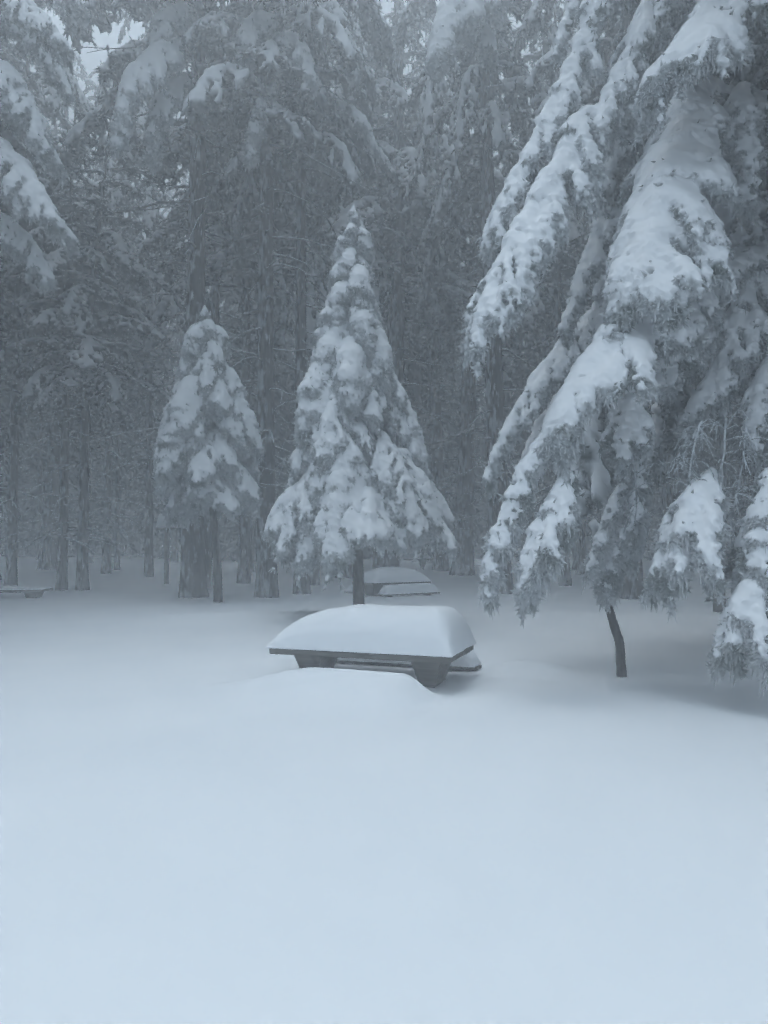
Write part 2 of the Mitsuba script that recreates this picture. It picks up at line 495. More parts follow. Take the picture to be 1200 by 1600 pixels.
def slab_leg(top, bottom, thick0, thick1, z0, z1):
    """An upside-down trapezium slab standing across the table: wider at the top."""
    m = trimesh.creation.box((1, 1, 1)).subdivide().subdivide()
    v = np.array(m.vertices)
    t = v[:, 2:] + 0.5
    v = v * [1, 1, 0] - np.sign(v) * [1, 1, 0] * 0.02 * ((np.abs(v[:, :2]) > 0.49).sum(1) > 1)[:, None]
    v = v * np.hstack([thick0 + (thick1 - thick0) * t, bottom + (top - bottom) * t, t * 0]) + np.hstack([t * 0, t * 0, z0 + (z1 - z0) * t])
    return v + (meshkit.noise(v * 9, 4)[:, None] - 0.5) * 0.008, np.array(m.faces)


def picnic_table(label, centre, long_dir, top_z, seed, L=2.06, W=1.13, snow=0.45, benches=(1,), snow_label="", bench_labels=(), group=None, cush={}):
    rng = np.random.default_rng(seed)
    t = thing("picnic_table", label, "picnic table", group)
    n, gap = 6, 0.008
    bw = (W - gap * (n - 1)) / n
    for k in range(n):
        y = -W / 2 + bw / 2 + k * (bw + gap)
        m = plank((L + rng.normal(0, 0.004), bw, 0.072), rng)
        part(t, "plank", place((m[0] + [0, y, -0.036 + rng.normal(0, 0.0015)], m[1]), centre, long_dir, top_z), "wood")
    for s in (-1, 1):
        part(t, "leg", place(slab_leg(0.64, 0.24, 0.03, 0.36, top_z - 0.62, top_z - 0.074), centre + np.array(long_dir) * s * (L / 2 - 0.34), long_dir), "wood", smooth=30)
    for s in benches:
        for q in (-1, 1):
            m = plank((L, 0.14, 0.045), rng)
            part(t, "bench_plank", place((m[0] + [0, s * 0.84 + q * 0.075, -0.0225 + rng.normal(0, 0.0015)], m[1]), centre, long_dir, top_z - 0.295), "wood")
        for e in (-1, 1):
            m = plank((0.08, 0.3, 0.06), rng)
            part(t, "bench_bracket", place((m[0] + [e * (L / 2 - 0.34), s * 0.82, -0.0775], m[1]), centre, long_dir, top_z - 0.295), "wood")
    if snow:
        key = fresh("snow_cushion")
        scene[key] = mikit.ply(place(cushion(L, W, snow, seed, **cush), centre, long_dir, top_z + 0.002), "snow", smooth=50)
        labels[key] = {"label": snow_label, "category": "snow"}
    for s, lab, hgt, cl, off in bench_labels:
        key = fresh("snow_cushion")
        c = np.array(centre) + np.array([-long_dir[1], long_dir[0]]) * s * 0.84 + np.array(long_dir) * off
        scene[key] = mikit.ply(place(cushion(cl, 0.30, hgt, seed + 5, left=0.3, right=0.25, front=0.15, back=0.15, n=(50, 20)), c, long_dir, top_z - 0.293), "snow", smooth=50)
        labels[key] = {"label": lab, "category": "snow"}
    return t


picnic_table("grey wooden picnic table half sunk in snow in the middle of the clearing", TABLE, LONG, 0.35, 1, benches=(1,),
             snow_label="thick rounded snow cushion on the nearest picnic table's top", cush=dict(left=1.1, right=0.3, front=0.40, back=0.4),
             bench_labels=((1, "snow heaped along the far bench of the nearest picnic table", 0.22, 1.98, 0.0),))
c2 = at(612, 922, 22.6)[:2]
picnic_table("hazy picnic table behind the central fir with both benches showing", c2, unit([math.cos(0.62), math.sin(0.62)]), ground_z(*c2) + 0.40, 2, benches=(-1, 1), snow=0.42,
             snow_label="domed snow cushion on the top of the picnic table behind the central fir", cush=dict(left=1.0, right=0.95, front=0.55, back=0.55),
             bench_labels=((-1, "snow on the right-hand bench of the picnic table behind the central fir", 0.26, 1.9, 0.0), (1, "snow on the left-hand bench of the picnic table behind the central fir", 0.24, 1.9, 0.0)))
c3 = at(640, 886, 40)[:2]
picnic_table("faint small picnic table farthest back in the haze, right of a broad trunk", c3, unit([1, 0.15]), ground_z(*c3) + 0.55, 3, benches=(), snow=0.22, snow_label="thin snow on the farthest hazy picnic table")
c4 = at(12, 940, 21.0)[:2]
picnic_table("dark table edge half buried in snow at the left border of the picture", c4, unit([1, 0.1]), ground_z(*c4) + 0.24, 4, benches=(), snow=0.07, snow_label="low snow on the buried table at the left border")

# ------------------------------------------------------------------ post with a snow-capped board, stump
pc = at(260, 905, 28.0)
pz = ground_z(pc[0], pc[1])
t = thing("wooden_post", "post with a flat board carrying a block of snow, left of the smaller fir", "post")
rng = np.random.default_rng(31)
part(t, "shaft", place(plank((0.15, 0.15, 2.2), rng, 0.01), pc[:2], (1, 0), pz + 0.85), "wood")
part(t, "board", place(plank((0.62, 0.55, 0.09), rng, 0.01), pc[:2], (1, 0), pz + 1.995), "wood")
key = fresh("snow_cushion")
scene[key] = mikit.ply(place(cushion(0.6, 0.53, 0.5, 8, left=0.12, right=0.1, front=0.15, back=0.15, n=(24, 24)), pc[:2], (1, 0), pz + 2.042), "snow", smooth=50)
labels[key] = {"label": "tall block of snow on the post's board left of the smaller fir", "category": "snow"}


# ------------------------------------------------------------------ tall firs of the forest
def trunk_mesh(H, r, seed, lean=(0, 0), sides=14, bend=0.25, flare=0.3):
    rng = np.random.default_rng(seed)
    n = 36
    z = np.concatenate([np.linspace(-0.6, 2.0, 12), np.linspace(2.4, H, n - 12)])
    ph = rng.uniform(0, 6.28, 2)
    x = lean[0] * z / H + bend * np.sin(z / H * 4 + ph[0]) * (z / H)
    y = lean[1] * z / H + bend * np.sin(z / H * 3.3 + ph[1]) * (z / H)
    s = np.clip(z, 0, None)
    rad = r * (1 - 0.9 * s / H) * (1 + flare * np.exp(-s / 0.55)) + 0.01
    p = np.stack([x, y, z], 1)
    v, f = tube(p, rad, sides, 0.0)
    k = np.arange(len(v) - 2) % sides
    lobes = 1 + 0.10 * np.sin(k * 2 * np.pi / sides * 3 + ph[0]) * np.exp(-np.clip(v[:-2, 2], 0, None) / 0.8) + 0.10 * (meshkit.fbm(v[:-2] * [4, 4, 1.2], 2, seed) - 0.5)
    c = np.repeat(p, sides, 0)
    v[:-2] = c + (v[:-2] - c) * lobes[:, None]
    return (v, f), p, rad


def dead_branches(p, r, z0, z1, count, seed, reach=2.4):
    rng = np.random.default_rng(seed)
    out = []
    for _ in range(count):
        z = rng.uniform(z0, z1)
        base = np.array([np.interp(z, p[:, 2], p[:, k]) for k in range(3)])
        a = rng.uniform(0, 2 * np.pi)
        L = reach * rng.uniform(0.25, 1.0)
        d0 = np.array([math.cos(a), math.sin(a), rng.uniform(-0.25, 0.1)])
        s = np.linspace(0, 1, 7)[:, None]
        sag = rng.uniform(-0.45, 0.1) * L
        pts = base + d0 * L * s + UP * sag * s**2 + np.cumsum(rng.normal(0, 0.02, (7, 3)), 0) * L
        w = rng.uniform(0.022, 0.058)
        out.append(tube(pts, np.linspace(w, 0.007, 7), 5, cap=False))
        for _ in range(rng.integers(1, 5)):
            q = pts[rng.integers(2, 6)]
            e = q + (unit(d0) * 0.6 + rng.normal(0, 0.5, 3) - UP * 0.3) * L * rng.uniform(0.12, 0.35)
            m = (q + e) / 2 + rng.normal(0, 0.03, 3)
            out.append(tube(np.array([q, m, e]), [0.013, 0.01, 0.006], 4, cap=False))
    return join(out)


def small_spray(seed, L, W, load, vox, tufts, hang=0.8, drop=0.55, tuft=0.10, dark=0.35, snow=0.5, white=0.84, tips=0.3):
    s = np.linspace(0, 1, 6)[:, None]
    axis = np.array([1.0, 0, 0]) * L * (s - 0.22 * s**2) + UP * L * (0.10 * s - drop * s**2)
    return bough(axis, W, load, seed, vox, hang=hang, step=0.3, twig=0.035, tufts=tufts, tuft=tuft, under=1.0, dark=dark, snow=snow, white=white, tips=tips, prof=lambda q: (0.25 + 0.75 * smooth01(0, 0.4, q)) * (1 - 0.7 * smooth01(0.55, 1, q)))


SPRAYS = [small_spray(100 + k, 2.4 + 0.25 * (k % 3), 1.0, 0.07, 0.09, 320, hang=(0.7, 1.2, 0.9, 1.6)[k % 4], drop=(0.45, 0.7, 0.9, 0.6)[k % 4]) for k in range(6)]

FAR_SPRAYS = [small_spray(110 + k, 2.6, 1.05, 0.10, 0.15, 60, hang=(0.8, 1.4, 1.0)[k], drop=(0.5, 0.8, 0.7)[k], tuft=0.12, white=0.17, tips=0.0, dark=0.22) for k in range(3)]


def crown(p, H, z0, spread, count, seed, SPRAYS):
    """Snow-bent boughs round the upper trunk, as one mesh of mats and one of needles."""
    rng = np.random.default_rng(seed)
    mats, needles = [], []
    for k in range(count):
        q = (k + rng.random()) / count
        z = z0 + (H - z0) * q**1.15
        base = np.array([np.interp(z, p[:, 2], p[:, c]) for c in range(3)])
        m, s = SPRAYS[rng.integers(len(SPRAYS))]
        a = k * 2.4 + rng.normal(0, 0.4)
        size = spread * (0.35 + 0.65 * (1 - q) ** 0.8) * rng.uniform(0.7, 1.2) * (0.75 + 0.25 * min(1, q * 6))
        tip = rng.normal(-0.05, 0.15)
        ca, sa, ct, st = math.cos(a), math.sin(a), math.cos(tip), math.sin(tip)
        R = np.array([[ca, -sa, 0], [sa, ca, 0], [0, 0, 1]]) @ np.array([[ct, 0, -st], [0, 1, 0], [st, 0, ct]]) * size
        mats.append((m[0] @ R.T + base, m[1], m[2]))
        needles.append((s[0] @ R.T + base, s[1], s[2]))
    return join(mats), join(needles)


GIRTH = (0.19, 0.27, 0.17, 0.40, 0.21, 0.23, 0.19, 0.2)
for k, (H, z0, spread, count, nd) in enumerate([(28, 11.5, 1.6, 48, 56), (31, 13.0, 1.8, 52, 74), (26, 10.5, 1.5, 46, 44), (30, 12.5, 1.8, 52, 70), (28, 8.0, 2.1, 66, 8), (31, 10.0, 2.2, 70, 8), (25, 6.5, 2.0, 60, 8), (24, 1.2, 2.2, 96, 6)]):
    (tv, tf), p, rad = trunk_mesh(H, GIRTH[k], 50 + k, lean=(0.5 * (k % 4 - 1.5), 0.3))
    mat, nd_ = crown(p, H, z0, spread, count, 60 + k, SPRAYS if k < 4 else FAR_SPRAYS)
    dead = dead_branches(p, rad, 2.6, z0 + 5, nd, 70 + k, 3.2 if k < 4 else 2.0)
    scene[f"fir_model_{k}"] = {
        "type": "shapegroup",
        "trunk": mikit.ply((tv, tf), "bark", smooth=40),
        "dead_branches": mikit.ply(dead, "twig"),
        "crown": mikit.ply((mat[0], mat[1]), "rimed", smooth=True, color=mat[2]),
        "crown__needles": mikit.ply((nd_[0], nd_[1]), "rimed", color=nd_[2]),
    }


def forest_fir(model, x, y, label, group=None, girth=1.0, tall=1.0, turn=0.0):
    key = thing("tall_fir", label, "tree", group)
    scene[key] = {"type": "instance", "shapes": {"type": "ref", "id": f"fir_model_{model}"},
                  "to_world": T().translate([float(x), float(y), ground_z(x, y)]).rotate([0, 0, 1], float(turn)).scale([float(girth), float(girth), float(tall)])}
    labels[f"{key}__dead_branches"] = {"kind": "stuff"}
    return key


def tall_here(x, d, tall):
    # the firs at the upper left are younger and lower: open sky stands over them
    return min(tall, (1.5 + 0.68 * d) / 30) if -0.465 < x / d < -0.345 else tall


# (px, d, trunk width in px, model, label)
SEEN = [
    (301, 21.2, 36, 1, "massive dark trunk directly behind the smaller fir on the left"),
    (418, 21.2, 30, 3, "tall rough-barked fir rising between the two small firs"),
    (471, 23.0, 22, 1, "slimmer tall fir just left of the central small fir"),
    (319, 26.5, 18, 0, "thin trunk half hidden by the massive trunk behind the smaller fir"),
    (97, 24.4, 15, 1, "left one of the twin slender trunks on the left side"),
    (128, 24.4, 17, 3, "right one of the twin slender trunks on the left side"),
    (18, 26.5, 15, 1, "hazy slender trunk nearest to the left border, behind the buried table"),
    (232, 33.0, 12, 0, "faint thin trunk between the twin slender trunks and the snow-capped post"),
    (382, 29.0, 18, 1, "straight dark trunk seen above the right shoulder of the smaller fir"),
    (491, 28.5, 13, 0, "faint trunk in the gap just left of the central fir's lower branches"),
    (538, 33.0, 28, 3, "wide hazy trunk just left of the central fir's own trunk"),
    (602, 31.0, 40, 1, "broad hazy trunk behind the snow-covered picnic table"),
    (686, 44.0, 13, 0, "faint far trunk right of the farthest picnic table"),
    (782, 24.0, 34, 3, "tall frosted fir whose trunk runs down behind the drooping branches' left edge"),
    (986, 21.2, 30, 1, "dark trunk standing behind the crooked bare stem on the right"),
    (1052, 30.5, 20, 0, "hazy trunk showing between the hanging boughs at the far right"),
    (905, 40.0, 18, 2, "faint trunk seen through the gap under the big drooping boughs"),
]
SEEN_KEYS = []
for k, (px, d, wpx, model, label) in enumerate(SEEN):
    q = at(px, 900, d)
    r = wpx / 2 / FOCAL * d
    model = model % 2 * 2 if r < 0.21 else 1 if r < 0.33 else 3
    g = r / GIRTH[model]
    SEEN_KEYS.append(forest_fir(model, q[0], d, label, girth=max(0.7, min(1.35, g)), tall=tall_here(q[0], d, np.random.default_rng(k).uniform(0.92, 1.1)), turn=k * 67))

rng = np.random.default_rng(77)
spots = [(at(p, 900, d)[0], d) for p, d, *_ in SEEN]
for kind, want, lo, hi in (("near", 22, 27, 42), ("far", 110, 36, 92), ("side", 46, 2, 38), ("behind", 30, -26, 2)):
    for _ in range(4000):
        if want == 0:
            break
        d = rng.uniform(lo, hi)
        x = rng.uniform(-0.72, 0.72) * d if kind != "side" else rng.choice((-1, 1)) * rng.uniform(max(10.5, 0.62 * d), 0.62 * d + 16)
        if kind == "behind":
            x = rng.uniform(-26, 26)
            if math.hypot(x, d) < 23:
                continue
        gap = 3.2 if kind == "far" else 3.6
        if all(math.hypot(x - a, d - b) > gap for a, b in spots):
            spots.append((x, d))
            want -= 1
            forest_fir(int(rng.integers(4) if kind == "near" else 7 if d > 56 and rng.random() < 0.75 else rng.integers(4, 7)), x, d, "tall fir fading into the haze deep in the forest", "far hazy firs", girth=rng.uniform(0.75, 1.15), tall=tall_here(x, d, rng.uniform(0.85, 1.15)), turn=rng.uniform(0, 360))


# ------------------------------------------------------------------ young firs
def young_fir(label, base, top, profile, n, seed, trunk_r, vox, tufts, load, bare, scale_w=0.42, tuft=0.05, droop=1.0, bias=None, floor_z=0.95, fat=1.0, thin=None):
    rng = np.random.default_rng(seed)
    key = thing("young_fir", label, "tree")
    base, top = np.asarray(base, float), np.asarray(top, float)
    H = top[2] - base[2]
    q = np.linspace(0, 1, 24)
    p = base + (top - base) * q[:, None]
    p[:, 0] += 0.05 * np.sin(q * 7 + seed) * q * (1 - q) * 4
    p = np.vstack([p[0] - UP * 0.7, p])
    rad = np.concatenate([[trunk_r * 1.15], trunk_r * (1 - 0.9 * q)])
    part(key, "trunk", tube(p, rad, 12, 0.14, seed), "stem", smooth=50)
    for k in range(n):
        f = ((k + 0.6 * rng.random()) / n) ** 1.12
        z = base[2] + H * (bare + (0.985 - bare) * f)
        o = np.array([np.interp(z, p[:, 2], p[:, c]) for c in range(3)])
        a = k * 2.39996 + rng.normal(0, 0.25)
        zf = (z - base[2]) / H
        R = max(0.16, profile(zf, a)) * rng.uniform(0.78, 1.12)
        if bias is not None and rng.random() > bias(zf, a):
            continue
        d = np.array([math.cos(a), math.sin(a), 0])
        fall = min(droop * R * rng.uniform(0.8, 1.2) + 0.12, z - base[2] - floor_z * rng.uniform(0.75, 1.4) - 0.4 * max(0.0, math.cos(a)))
        s = np.linspace(0, 1, 6)[:, None]
        axis = o + d * R * (1.25 * s - 0.25 * s**2) + UP * (0.18 * R * s - (fall + 0.18 * R) * s**1.8)
        made = bough(axis, R * scale_w + 0.1, load * (0.55 + 0.5 * min(1, R)) * rng.choice((0.55, 0.8, 1.0, 1.5)) * (thin(zf) if thin else 1), seed * 100 + k, vox, hang=rng.uniform(0.8, 2.0), step=0.2, twig=max(0.028, vox * 0.85),
                     tufts=int(tufts * (0.35 + R)), tuft=tuft, under=1.0, snow=fat)
        bough_part(key, made)
    leader = resample([top - UP * 0.35, top - UP * 0.1, top + UP * 0.12], 8)
    bough_part(key, bough(leader, 0.16, 0.04, seed * 100 + 99, min(vox, 0.03), hang=1.0, step=0.14, twig=0.022, tufts=300, tuft=tuft * 0.8))
    return key


cb = at(562, 980, 14.0)
cb[2] = ground_z(cb[0], cb[1])
ct = at(553, 330, 14.0)


def central_profile(zf, a):
    return np.interp(zf, [0.2, 0.3, 0.45, 0.6, 0.75, 0.87, 1.0], [1.5, 1.56, 1.44, 1.16, 0.78, 0.44, 0.14]) * (1 + 0.2 * max(0.0, math.cos(a)) * (zf < 0.48))


young_fir("evenly cone-shaped small fir heaped with snow, standing behind the near picnic table", cb, ct, central_profile, 64, 5, 0.105, 0.036, 1500, 0.10, 0.29, scale_w=0.58, tuft=0.07, floor_z=1.25, fat=1.0, droop=1.25)

lb = at(341, 945, 19.0)
lb[2] = ground_z(lb[0], lb[1])
lt = at(320, 486, 19.0)


def left_profile(zf, a):
    return np.interp(zf, [0.2, 0.35, 0.55, 0.7, 0.82, 0.92, 1.0], [0.7, 0.98, 1.32, 1.32, 1.06, 0.62, 0.2])


young_fir("smaller, hazier fir with a ragged lower half, standing left of the central fir", lb, lt, left_profile, 46, 8, 0.12, 0.052, 1000, 0.12, 0.36, tuft=0.10, scale_w=0.55, floor_z=2.35, fat=0.9, bias=lambda zf, a: 1.0 if zf > 0.55 else 0.8, thin=lambda zf: 1.0 if zf > 0.58 else 0.5)

# ------------------------------------------------------------------ the big drooping fir on the right
big = thing("drooping_fir", "huge fir on the right with long drooping boughs loaded with snow", "tree")
BX, BY = 5.25, 9.9
(tv, tf), bp, brad = trunk_mesh(19.0, 0.40, 91, sides=20)
part(big, "trunk", (tv + [BX, BY, ground_z(BX, BY)], tf), "bark", smooth=40)


def late(a, b, c, e=0.7):
    return lambda s: (0.22 + 0.78 * smooth01(a, b, s)) * (1 - e * smooth01(c, 1, s))


# points (px, py, d), fan half-width, load, hang, options; the first point of each is where the bough leaves the trunk
HERO = [
    ([(1090, 165, 9.0), (1062, 260, 8.5), (1020, 380, 8.0), (1005, 480, 7.75)], 0.95, 0.135, 0.75, dict(root=6.9, step=0.15, tufts=9000, prof=late(0.2, 0.5, 0.8, 0.6), snow=1.7, melt=0.24, lumps=1.0)),
    ([(1190, -10, 8.4), (1120, 30, 8.0), (1040, 110, 7.6)], 0.95, 0.125, 0.8, dict(root=7.9, step=0.15, tufts=8000, prof=late(0.2, 0.5, 0.8, 0.6), snow=1.5, melt=0.22, lumps=1.0)),
    ([(935, 190, 9.0), (880, 270, 8.7), (815, 370, 8.4), (765, 470, 8.2), (742, 548, 8.1)], 0.85, 0.10, 1.5, dict(root=7.2, tufts=9000, prof=late(0.35, 0.55, 0.8, 0.75), snow=1.2, under=1.0)),
    ([(965, -20, 9.4), (905, 90, 9.2), (835, 230, 9.0), (785, 320, 8.9), (765, 390, 8.85)], 0.5, 0.07, 1.8, dict(root=8.0, tufts=7000, prof=late(0.25, 0.4, 0.85, 0.4), under=1.0)),
    ([(1040, -10, 9.2), (980, 100, 9.0), (930, 200, 8.9), (905, 290, 8.8)], 0.6, 0.06, 2.0, dict(root=8.0, tufts=7000, prof=late(0.2, 0.4, 0.85, 0.5), under=1.0, snow=0.8)),
    ([(1110, 450, 9.0), (1040, 490, 8.5), (960, 550, 8.1), (895, 620, 7.9), (862, 700, 7.8)], 0.85, 0.13, 1.1, dict(root=5.3, tufts=10000, prof=late(0.28, 0.45, 0.6, 0.65), snow=1.35, melt=0.2, lumps=1.0, under=0.8)),
    ([(860, 670, 7.95), (820, 740, 7.9), (790, 820, 7.85), (768, 880, 7.8), (762, 940, 7.8)], 0.26, 0.055, 2.0, dict(tufts=4500, under=1.0)),
    ([(890, 745, 7.8), (862, 800, 7.72), (830, 870, 7.7), (812, 925, 7.68)], 0.55, 0.07, 1.6, dict(tufts=6000, under=1.0, snow=1.2)),
    ([(1005, 600, 8.7), (985, 650, 8.4), (970, 720, 8.3)], 0.5, 0.10, 1.2, dict(root=4.6, tufts=5000, prof=late(0.4, 0.7, 0.8), snow=1.2)),
    ([(972, 760, 8.5), (945, 830, 8.45), (915, 905, 8.4)], 0.22, 0.035, 2.2, dict(tufts=4000, under=1.0)),
    ([(985, 790, 8.55), (960, 850, 8.5), (948, 930, 8.5)], 0.32, 0.05, 2.0, dict(tufts=5000, under=1.0)),
    ([(1000, 720, 8.4), (992, 800, 8.35), (985, 885, 8.35)], 0.2, 0.03, 2.2, dict(tufts=3500, under=1.0)),
    ([(1112, 740, 7.6), (1085, 790, 7.4), (1065, 850, 7.3), (1060, 900, 7.3)], 0.78, 0.075, 1.7, dict(tufts=8000, under=1.0)),
    ([(1205, 740, 7.3), (1195, 800, 7.2), (1180, 880, 7.1), (1172, 930, 7.1)], 0.6, 0.07, 1.7, dict(tufts=5000, under=1.0)),
    ([(1185, 905, 7.1), (1165, 945, 7.0), (1140, 1010, 6.95)], 0.62, 0.075, 1.7, dict(tufts=6500, under=1.0)),
    # darker inner boughs behind, further round the trunk
    ([(960, 480, 10.2), (860, 570, 10.0), (790, 680, 9.9), (758, 750, 9.9)], 0.6, 0.06, 1.9, dict(root=5.2, tufts=5000, under=1.0, snow=0.8)),
    ([(930, 560, 10.5), (850, 660, 10.3), (800, 770, 10.2)], 0.5, 0.05, 2.1, dict(tufts=4000, under=1.0, snow=0.6)),
    ([(990, 300, 10.0), (920, 400, 9.8), (880, 520, 9.7)], 0.6, 0.05, 2.2, dict(root=6.6, tufts=5000, under=1.0, snow=0.6)),
    ([(1000, 130, 10.2), (950, 260, 10.0), (930, 360, 9.9)], 0.7, 0.05, 2.2, dict(root=7.6, tufts=5000, under=1.0, snow=0.5)),
    ([(1060, 380, 10.0), (1000, 450, 9.7), (960, 560, 9.5)], 0.7, 0.07, 1.8, dict(root=6.0, tufts=5000, under=1.0, snow=0.6)),
    ([(1180, 250, 10.2), (1150, 340, 9.8), (1130, 470, 9.6)], 0.7, 0.06, 1.9, dict(root=6.6, tufts=5000, under=1.0, snow=0.6)),
    ([(1200, 380, 9.6), (1160, 480, 9.2), (1120, 620, 9.0)], 0.75, 0.08, 1.6, dict(root=5.8, tufts=5500, under=1.0, snow=0.8)),
    ([(1180, 520, 9.4), (1130, 570, 9.2), (1070, 660, 9.0)], 0.6, 0.06, 1.7, dict(root=5.0, tufts=5000, under=1.0, snow=0.7)),
    ([(1210, 560, 8.9), (1190, 620, 8.6), (1175, 700, 8.5)], 0.6, 0.07, 1.7, dict(root=4.4, tufts=5000, under=1.0, snow=0.8)),
    ([(1160, 150, 8.8), (1160, 230, 8.6), (1165, 330, 8.5)], 0.6, 0.06, 1.9, dict(root=6.9, tufts=5000, under=1.0, snow=0.6)),
    ([(1060, -40, 9.4), (1010, 60, 9.2), (985, 170, 9.1)], 0.55, 0.06, 1.9, dict(root=8.0, tufts=5000, under=1.0)),
    ([(940, -80, 9.9), (895, 10, 9.8), (868, 90, 9.7)], 0.4, 0.05, 1.9, dict(root=8.6, tufts=3500, under=1.0)),
    ([(1150, -90, 9.6), (1090, 0, 9.3), (1060, 100, 9.2)], 0.8, 0.08, 1.4, dict(root=8.6, tufts=5000, under=1.0)),
]
for k, (pts, W, load, hang, o) in enumerate(HERO):
    o = dict(o)
    axis = [at(*q) for q in pts]
    root = o.pop("root", None)
    if root:
        axis = [np.array([BX - 0.2, BY - 0.25, root]), *axis]
    o.setdefault("tuft", 0.07)
    W *= 1.12
    o["tufts"] = int(o["tufts"] * (0.85 if k < 15 else 0.6))
    o.setdefault("step", 0.17)
    bough_part(big, bough(np.array(axis), W, load, 300 + k, 0.026 if k < 15 else 0.034, hang=hang, twig=0.026 if W > 0.3 else 0.022, **o))

# its other boughs, all round the trunk and up to the top: shared meshes
def as_plies(sprays):
    return [(mikit.ply((m[0], m[1]), "rimed", smooth=True, color=m[2]), mikit.ply((n[0], n[1]), "rimed", color=n[2])) for m, n in sprays]


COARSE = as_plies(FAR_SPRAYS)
MIDDLE = as_plies([small_spray(130 + k, 2.3, 0.9, (0.07, 0.09, 0.06, 0.08)[k], 0.05, 1600, hang=(1.2, 1.6, 1.9, 1.0)[k], drop=(0.8, 1.0, 1.2, 0.7)[k], tuft=0.075, dark=0.75, snow=0.9, white=0.95, tips=0.9) for k in range(4)])


def fill_boughs(holder, p, off, z0, z1, count, size, seed, keep, plies, shrink=0.65):
    rng = np.random.default_rng(seed)
    for k in range(count):
        q = (k + rng.random()) / count
        z = z0 + (z1 - z0) * q
        a = k * 2.39996 + rng.normal(0, 0.3)
        if not keep(z, math.atan2(math.sin(a), math.cos(a))):
            continue
        base = np.array([np.interp(z, p[:, 2], p[:, c]) for c in range(3)]) + off
        mat, needles = plies[rng.integers(len(plies))]
        to = T().translate(base.tolist()).rotate([0, 0, 1], math.degrees(a)).scale(float(size * (1.05 - shrink * q) * rng.uniform(0.85, 1.15)))
        key = fresh(f"{holder}__bough")
        scene[key] = {**mat, "to_world": to}
        scene[f"{key}__needles"] = {**needles, "to_world": to}


BIG_AT = np.array([BX, BY, 0])
fill_boughs(big, bp, BIG_AT, 3.0, 9.5, 54, 2.1, 21, lambda z, a: -1.45 < a < 1.0, COARSE, 0.3)
fill_boughs(big, bp, BIG_AT, 8.8, 11.0, 40, 2.2, 26, lambda z, a: -1.75 < a < 0.8, COARSE, 0.1)
fill_boughs(big, bp, BIG_AT, 6.8, 9.5, 90, 2.0, 27, lambda z, a: -1.6 < a < -1.0, COARSE, 0.1)
fill_boughs(big, bp, BIG_AT, 10.8, 15.0, 90, 2.3, 25, lambda z, a: -2.2 < a < 1.4, COARSE, 0.2)
fill_boughs(big, bp, BIG_AT, 15.0, 18.6, 26, 1.5, 23, lambda z, a: abs(a) < 1.9, COARSE)
fill_boughs(big, bp, BIG_AT, 5.4, 9.8, 34, 1.45, 24, lambda z, a: abs(a) > 1.9 and not -2.95 < a < -1.9, MIDDLE, 0.3)

# bare rimed twigs hanging at the right
rng = np.random.default_rng(12)
for a, b_, n in (((1135, 655, 7.55), (1105, 880, 7.45), 7), ((1120, 660, 7.6), (1045, 745, 7.55), 8), ((1165, 665, 7.45), (1150, 830, 7.4), 6), ((1095, 655, 7.55), (1065, 770, 7.55), 6), ((955, 200, 8.9), (900, 250, 8.8), 6), ((995, 240, 8.9), (935, 215, 8.8), 6), ((985, 690, 8.3), (990, 830, 8.2), 7), ((880, 690, 8.0), (885, 790, 8.0), 5)):
    A, B = at(*a), at(*b_)
    out = []
    L = np.linalg.norm(B - A)
    s = np.linspace(0, 1, 9)[:, None]
    main = A + (B - A) * s + np.array([0, -0.1, 0.16]) * np.sin(s * math.pi) * L * 0.8 + np.cumsum(rng.normal(0, 0.012, (9, 3)), 0)
    out.append(tube(resample(main, 18), np.linspace(0.011, 0.006, 18), 6))
    for _ in range(n * 3):
        q = main[rng.integers(1, 8)]
        d = unit(np.array([rng.normal(0, 1), rng.normal(0, 0.5), rng.normal(-0.5, 0.5)]))
        ll = L * rng.uniform(0.1, 0.32)
        e = np.array([q, q + d * ll * 0.5 + UP * 0.1 * ll + rng.normal(0, 0.02, 3), q + d * ll * 0.85 - UP * 0.42 * ll])
        out.append(tube(resample(e, 8), np.linspace(0.0072, 0.0048, 8), 5))
        for _ in range(2):
            d2 = unit(d + rng.normal(0, 0.7, 3))
            out.append(tube(resample(np.array([e[1], e[1] + d2 * ll * 0.25, e[1] + d2 * ll * 0.4 - UP * 0.14 * ll]), 6), np.linspace(0.006, 0.0042, 6), 5))
    part(big, "bare_twig", join(out), "frosted_twig", smooth=60)

# the crooked stem under it
st = thing("bare_stem", "thin crooked dark stem rising from the snow under the drooping boughs", "sapling")
sp = resample([at(973, 1075, 8.8), at(971, 1050, 8.8), at(968, 1005, 8.8), at(962, 985, 8.8), at(953, 955, 8.75), at(950, 930, 8.7), at(955, 860, 8.65), at(965, 780, 8.6)], 40)
part(st, "trunk", tube(sp, np.linspace(0.056, 0.03, 40), 10, 0.16, 4), "stem", smooth=50)

# stump at the right
sc_ = at(1124, 955, 17.0)
t = thing("stump", "short dark square post under the hanging boughs at the right", "post")
part(t, "shaft", place(plank((0.2, 0.2, 1.0), np.random.default_rng(5), 0.012), sc_[:2], unit([1, 0.2]), ground_z(sc_[0], sc_[1]) + 0.0), "wood")
part(t, "rail", place(plank((0.5, 0.08, 0.07), np.random.default_rng(6), 0.01), sc_[:2] + [0.28, 0.12], unit([1, 0.2]), ground_z(sc_[0], sc_[1]) + 0.28), "wood")

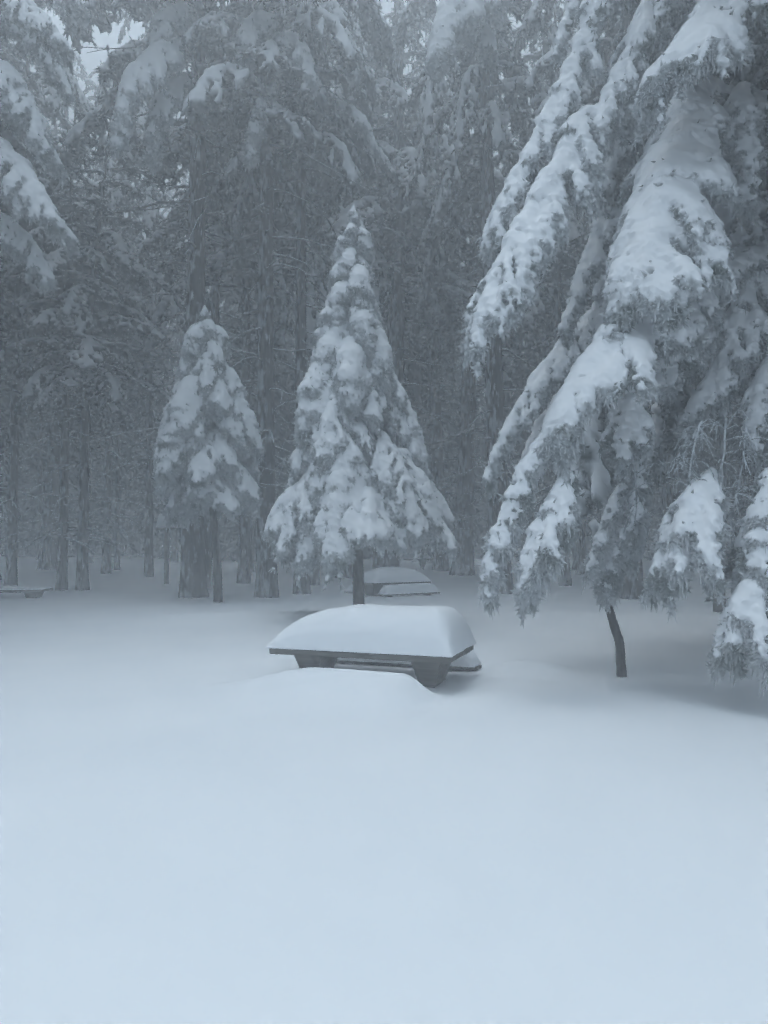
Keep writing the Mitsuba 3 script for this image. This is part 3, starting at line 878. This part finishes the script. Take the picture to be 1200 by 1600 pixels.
# ------------------------------------------------------------------ fir beyond the left border
lf = thing("drooping_fir", "hazy fir reaching in over the upper left border with snow-laden boughs", "tree")
LX, LY = -10.2, 16.6
(tv, tf), lp, lrad = trunk_mesh(22.0, 0.40, 92, sides=16)
part(lf, "trunk", (tv + [LX, LY, ground_z(LX, LY)], tf), "bark", smooth=40)
LEFT = [
    ([(-60, 190, 12.6), (0, 240, 12.2), (60, 310, 11.9), (92, 360, 11.8)], 0.8, 0.13, 0.9, 9.0, 1.4),
    ([(-60, 70, 12.6), (0, 110, 12.3), (45, 170, 12.1), (70, 240, 12.0)], 0.7, 0.10, 1.2, 10.2, 1.2),
    ([(-60, -50, 12.6), (20, 0, 12.3), (75, 40, 12.1), (105, 80, 12.0)], 0.8, 0.10, 1.0, 11.6, 1.0),
    ([(-20, -60, 13.2), (80, -30, 13.0), (130, 10, 12.9)], 0.8, 0.09, 1.2, 12.2, 1.0),
    ([(-60, 300, 12.8), (0, 340, 12.6), (55, 390, 12.4), (78, 440, 12.3)], 0.7, 0.06, 1.7, 8.4, 0.6),
    ([(-60, 130, 13.4), (40, 180, 13.2), (95, 260, 13.1)], 0.7, 0.07, 1.6, 10.2, 0.7),
    ([(-60, 250, 13.6), (50, 300, 13.4), (120, 380, 13.3)], 0.7, 0.06, 1.7, 9.0, 0.6),
    ([(-60, 10, 13.6), (60, 60, 13.4), (110, 150, 13.2)], 0.7, 0.06, 1.7, 11.0, 0.8),
]
for k, (pts, W, load, hang, root, sn) in enumerate(LEFT):
    axis = [np.array([LX + 0.2, LY - 0.1, (root - 1.5) * 1.28 + 1.5]), *[at(a, b_, d * 1.28) for a, b_, d in pts]]
    bough_part(lf, bough(np.array(axis), W * 1.2, load * 1.1, 500 + k, 0.042, hang=hang, step=0.2, twig=0.03, tufts=4500, tuft=0.08, under=1.0, snow=sn * 0.8, prof=late(0.2, 0.5, 0.8)))


fill_boughs(lf, lp, np.array([LX, LY, 0]), 5.0, 21.6, 60, 1.9, 22, lambda z, a: z > 16.5 or math.cos(a) < 0.2, COARSE)

# ------------------------------------------------------------------ mid-distance boughs that catch the light high up
# (which seen fir, points (px, py, d), fan half-width, load)
CLUMPS = [
    (13, [(790, -40, 22.0), (740, -5, 20.0), (700, 45, 19.0), (680, 105, 18.8)], 1.5, 0.26),
    (13, [(775, -10, 22.5), (755, 30, 21.0), (765, 90, 20.6)], 1.0, 0.2),
    (0, [(296, 70, 21.0), (250, 90, 19.5), (205, 140, 18.8), (180, 235, 18.6)], 1.0, 0.16),
    (0, [(298, 120, 21.0), (255, 160, 20.0), (235, 250, 19.8)], 0.9, 0.14),
    (0, [(300, 20, 21.0), (262, 30, 20.0), (240, 90, 19.6)], 0.8, 0.16),
    (1, [(425, 30, 21.0), (395, 50, 20.3), (372, 110, 20.0)], 0.7, 0.16),
    (1, [(430, 130, 21.0), (408, 165, 20.4), (388, 255, 20.2)], 0.5, 0.10),
    (2, [(480, 20, 23.0), (530, 50, 22.0), (555, 120, 21.6)], 0.9, 0.13),
    (2, [(484, 150, 23.0), (560, 180, 22.2), (590, 240, 22.0)], 0.8, 0.07),
    (1, [(432, 60, 21.0), (465, 70, 20.2), (490, 130, 19.9)], 0.8, 0.12),
]
for k, (n, pts, W, load) in enumerate(CLUMPS):
    bough_part(SEEN_KEYS[n], bough(np.array([at(*q) for q in pts]), W, load, 700 + k, 0.07, hang=1.4, step=0.28, twig=0.045, tufts=1500, tuft=0.12, under=1.0, white=0.95, melt=0.22, snow=1.1))

# ------------------------------------------------------------------ haze
scene["haze"] = {"type": "cube", "to_world": T().translate([0, 34, 19.2]).scale([97, 68, 20.4]), "bsdf": {"type": "null"}, "interior": {"type": "ref", "id": "fog"}}
labels["haze"] = {"label": "cold winter fog filling the clearing and the forest", "kind": "stuff"}
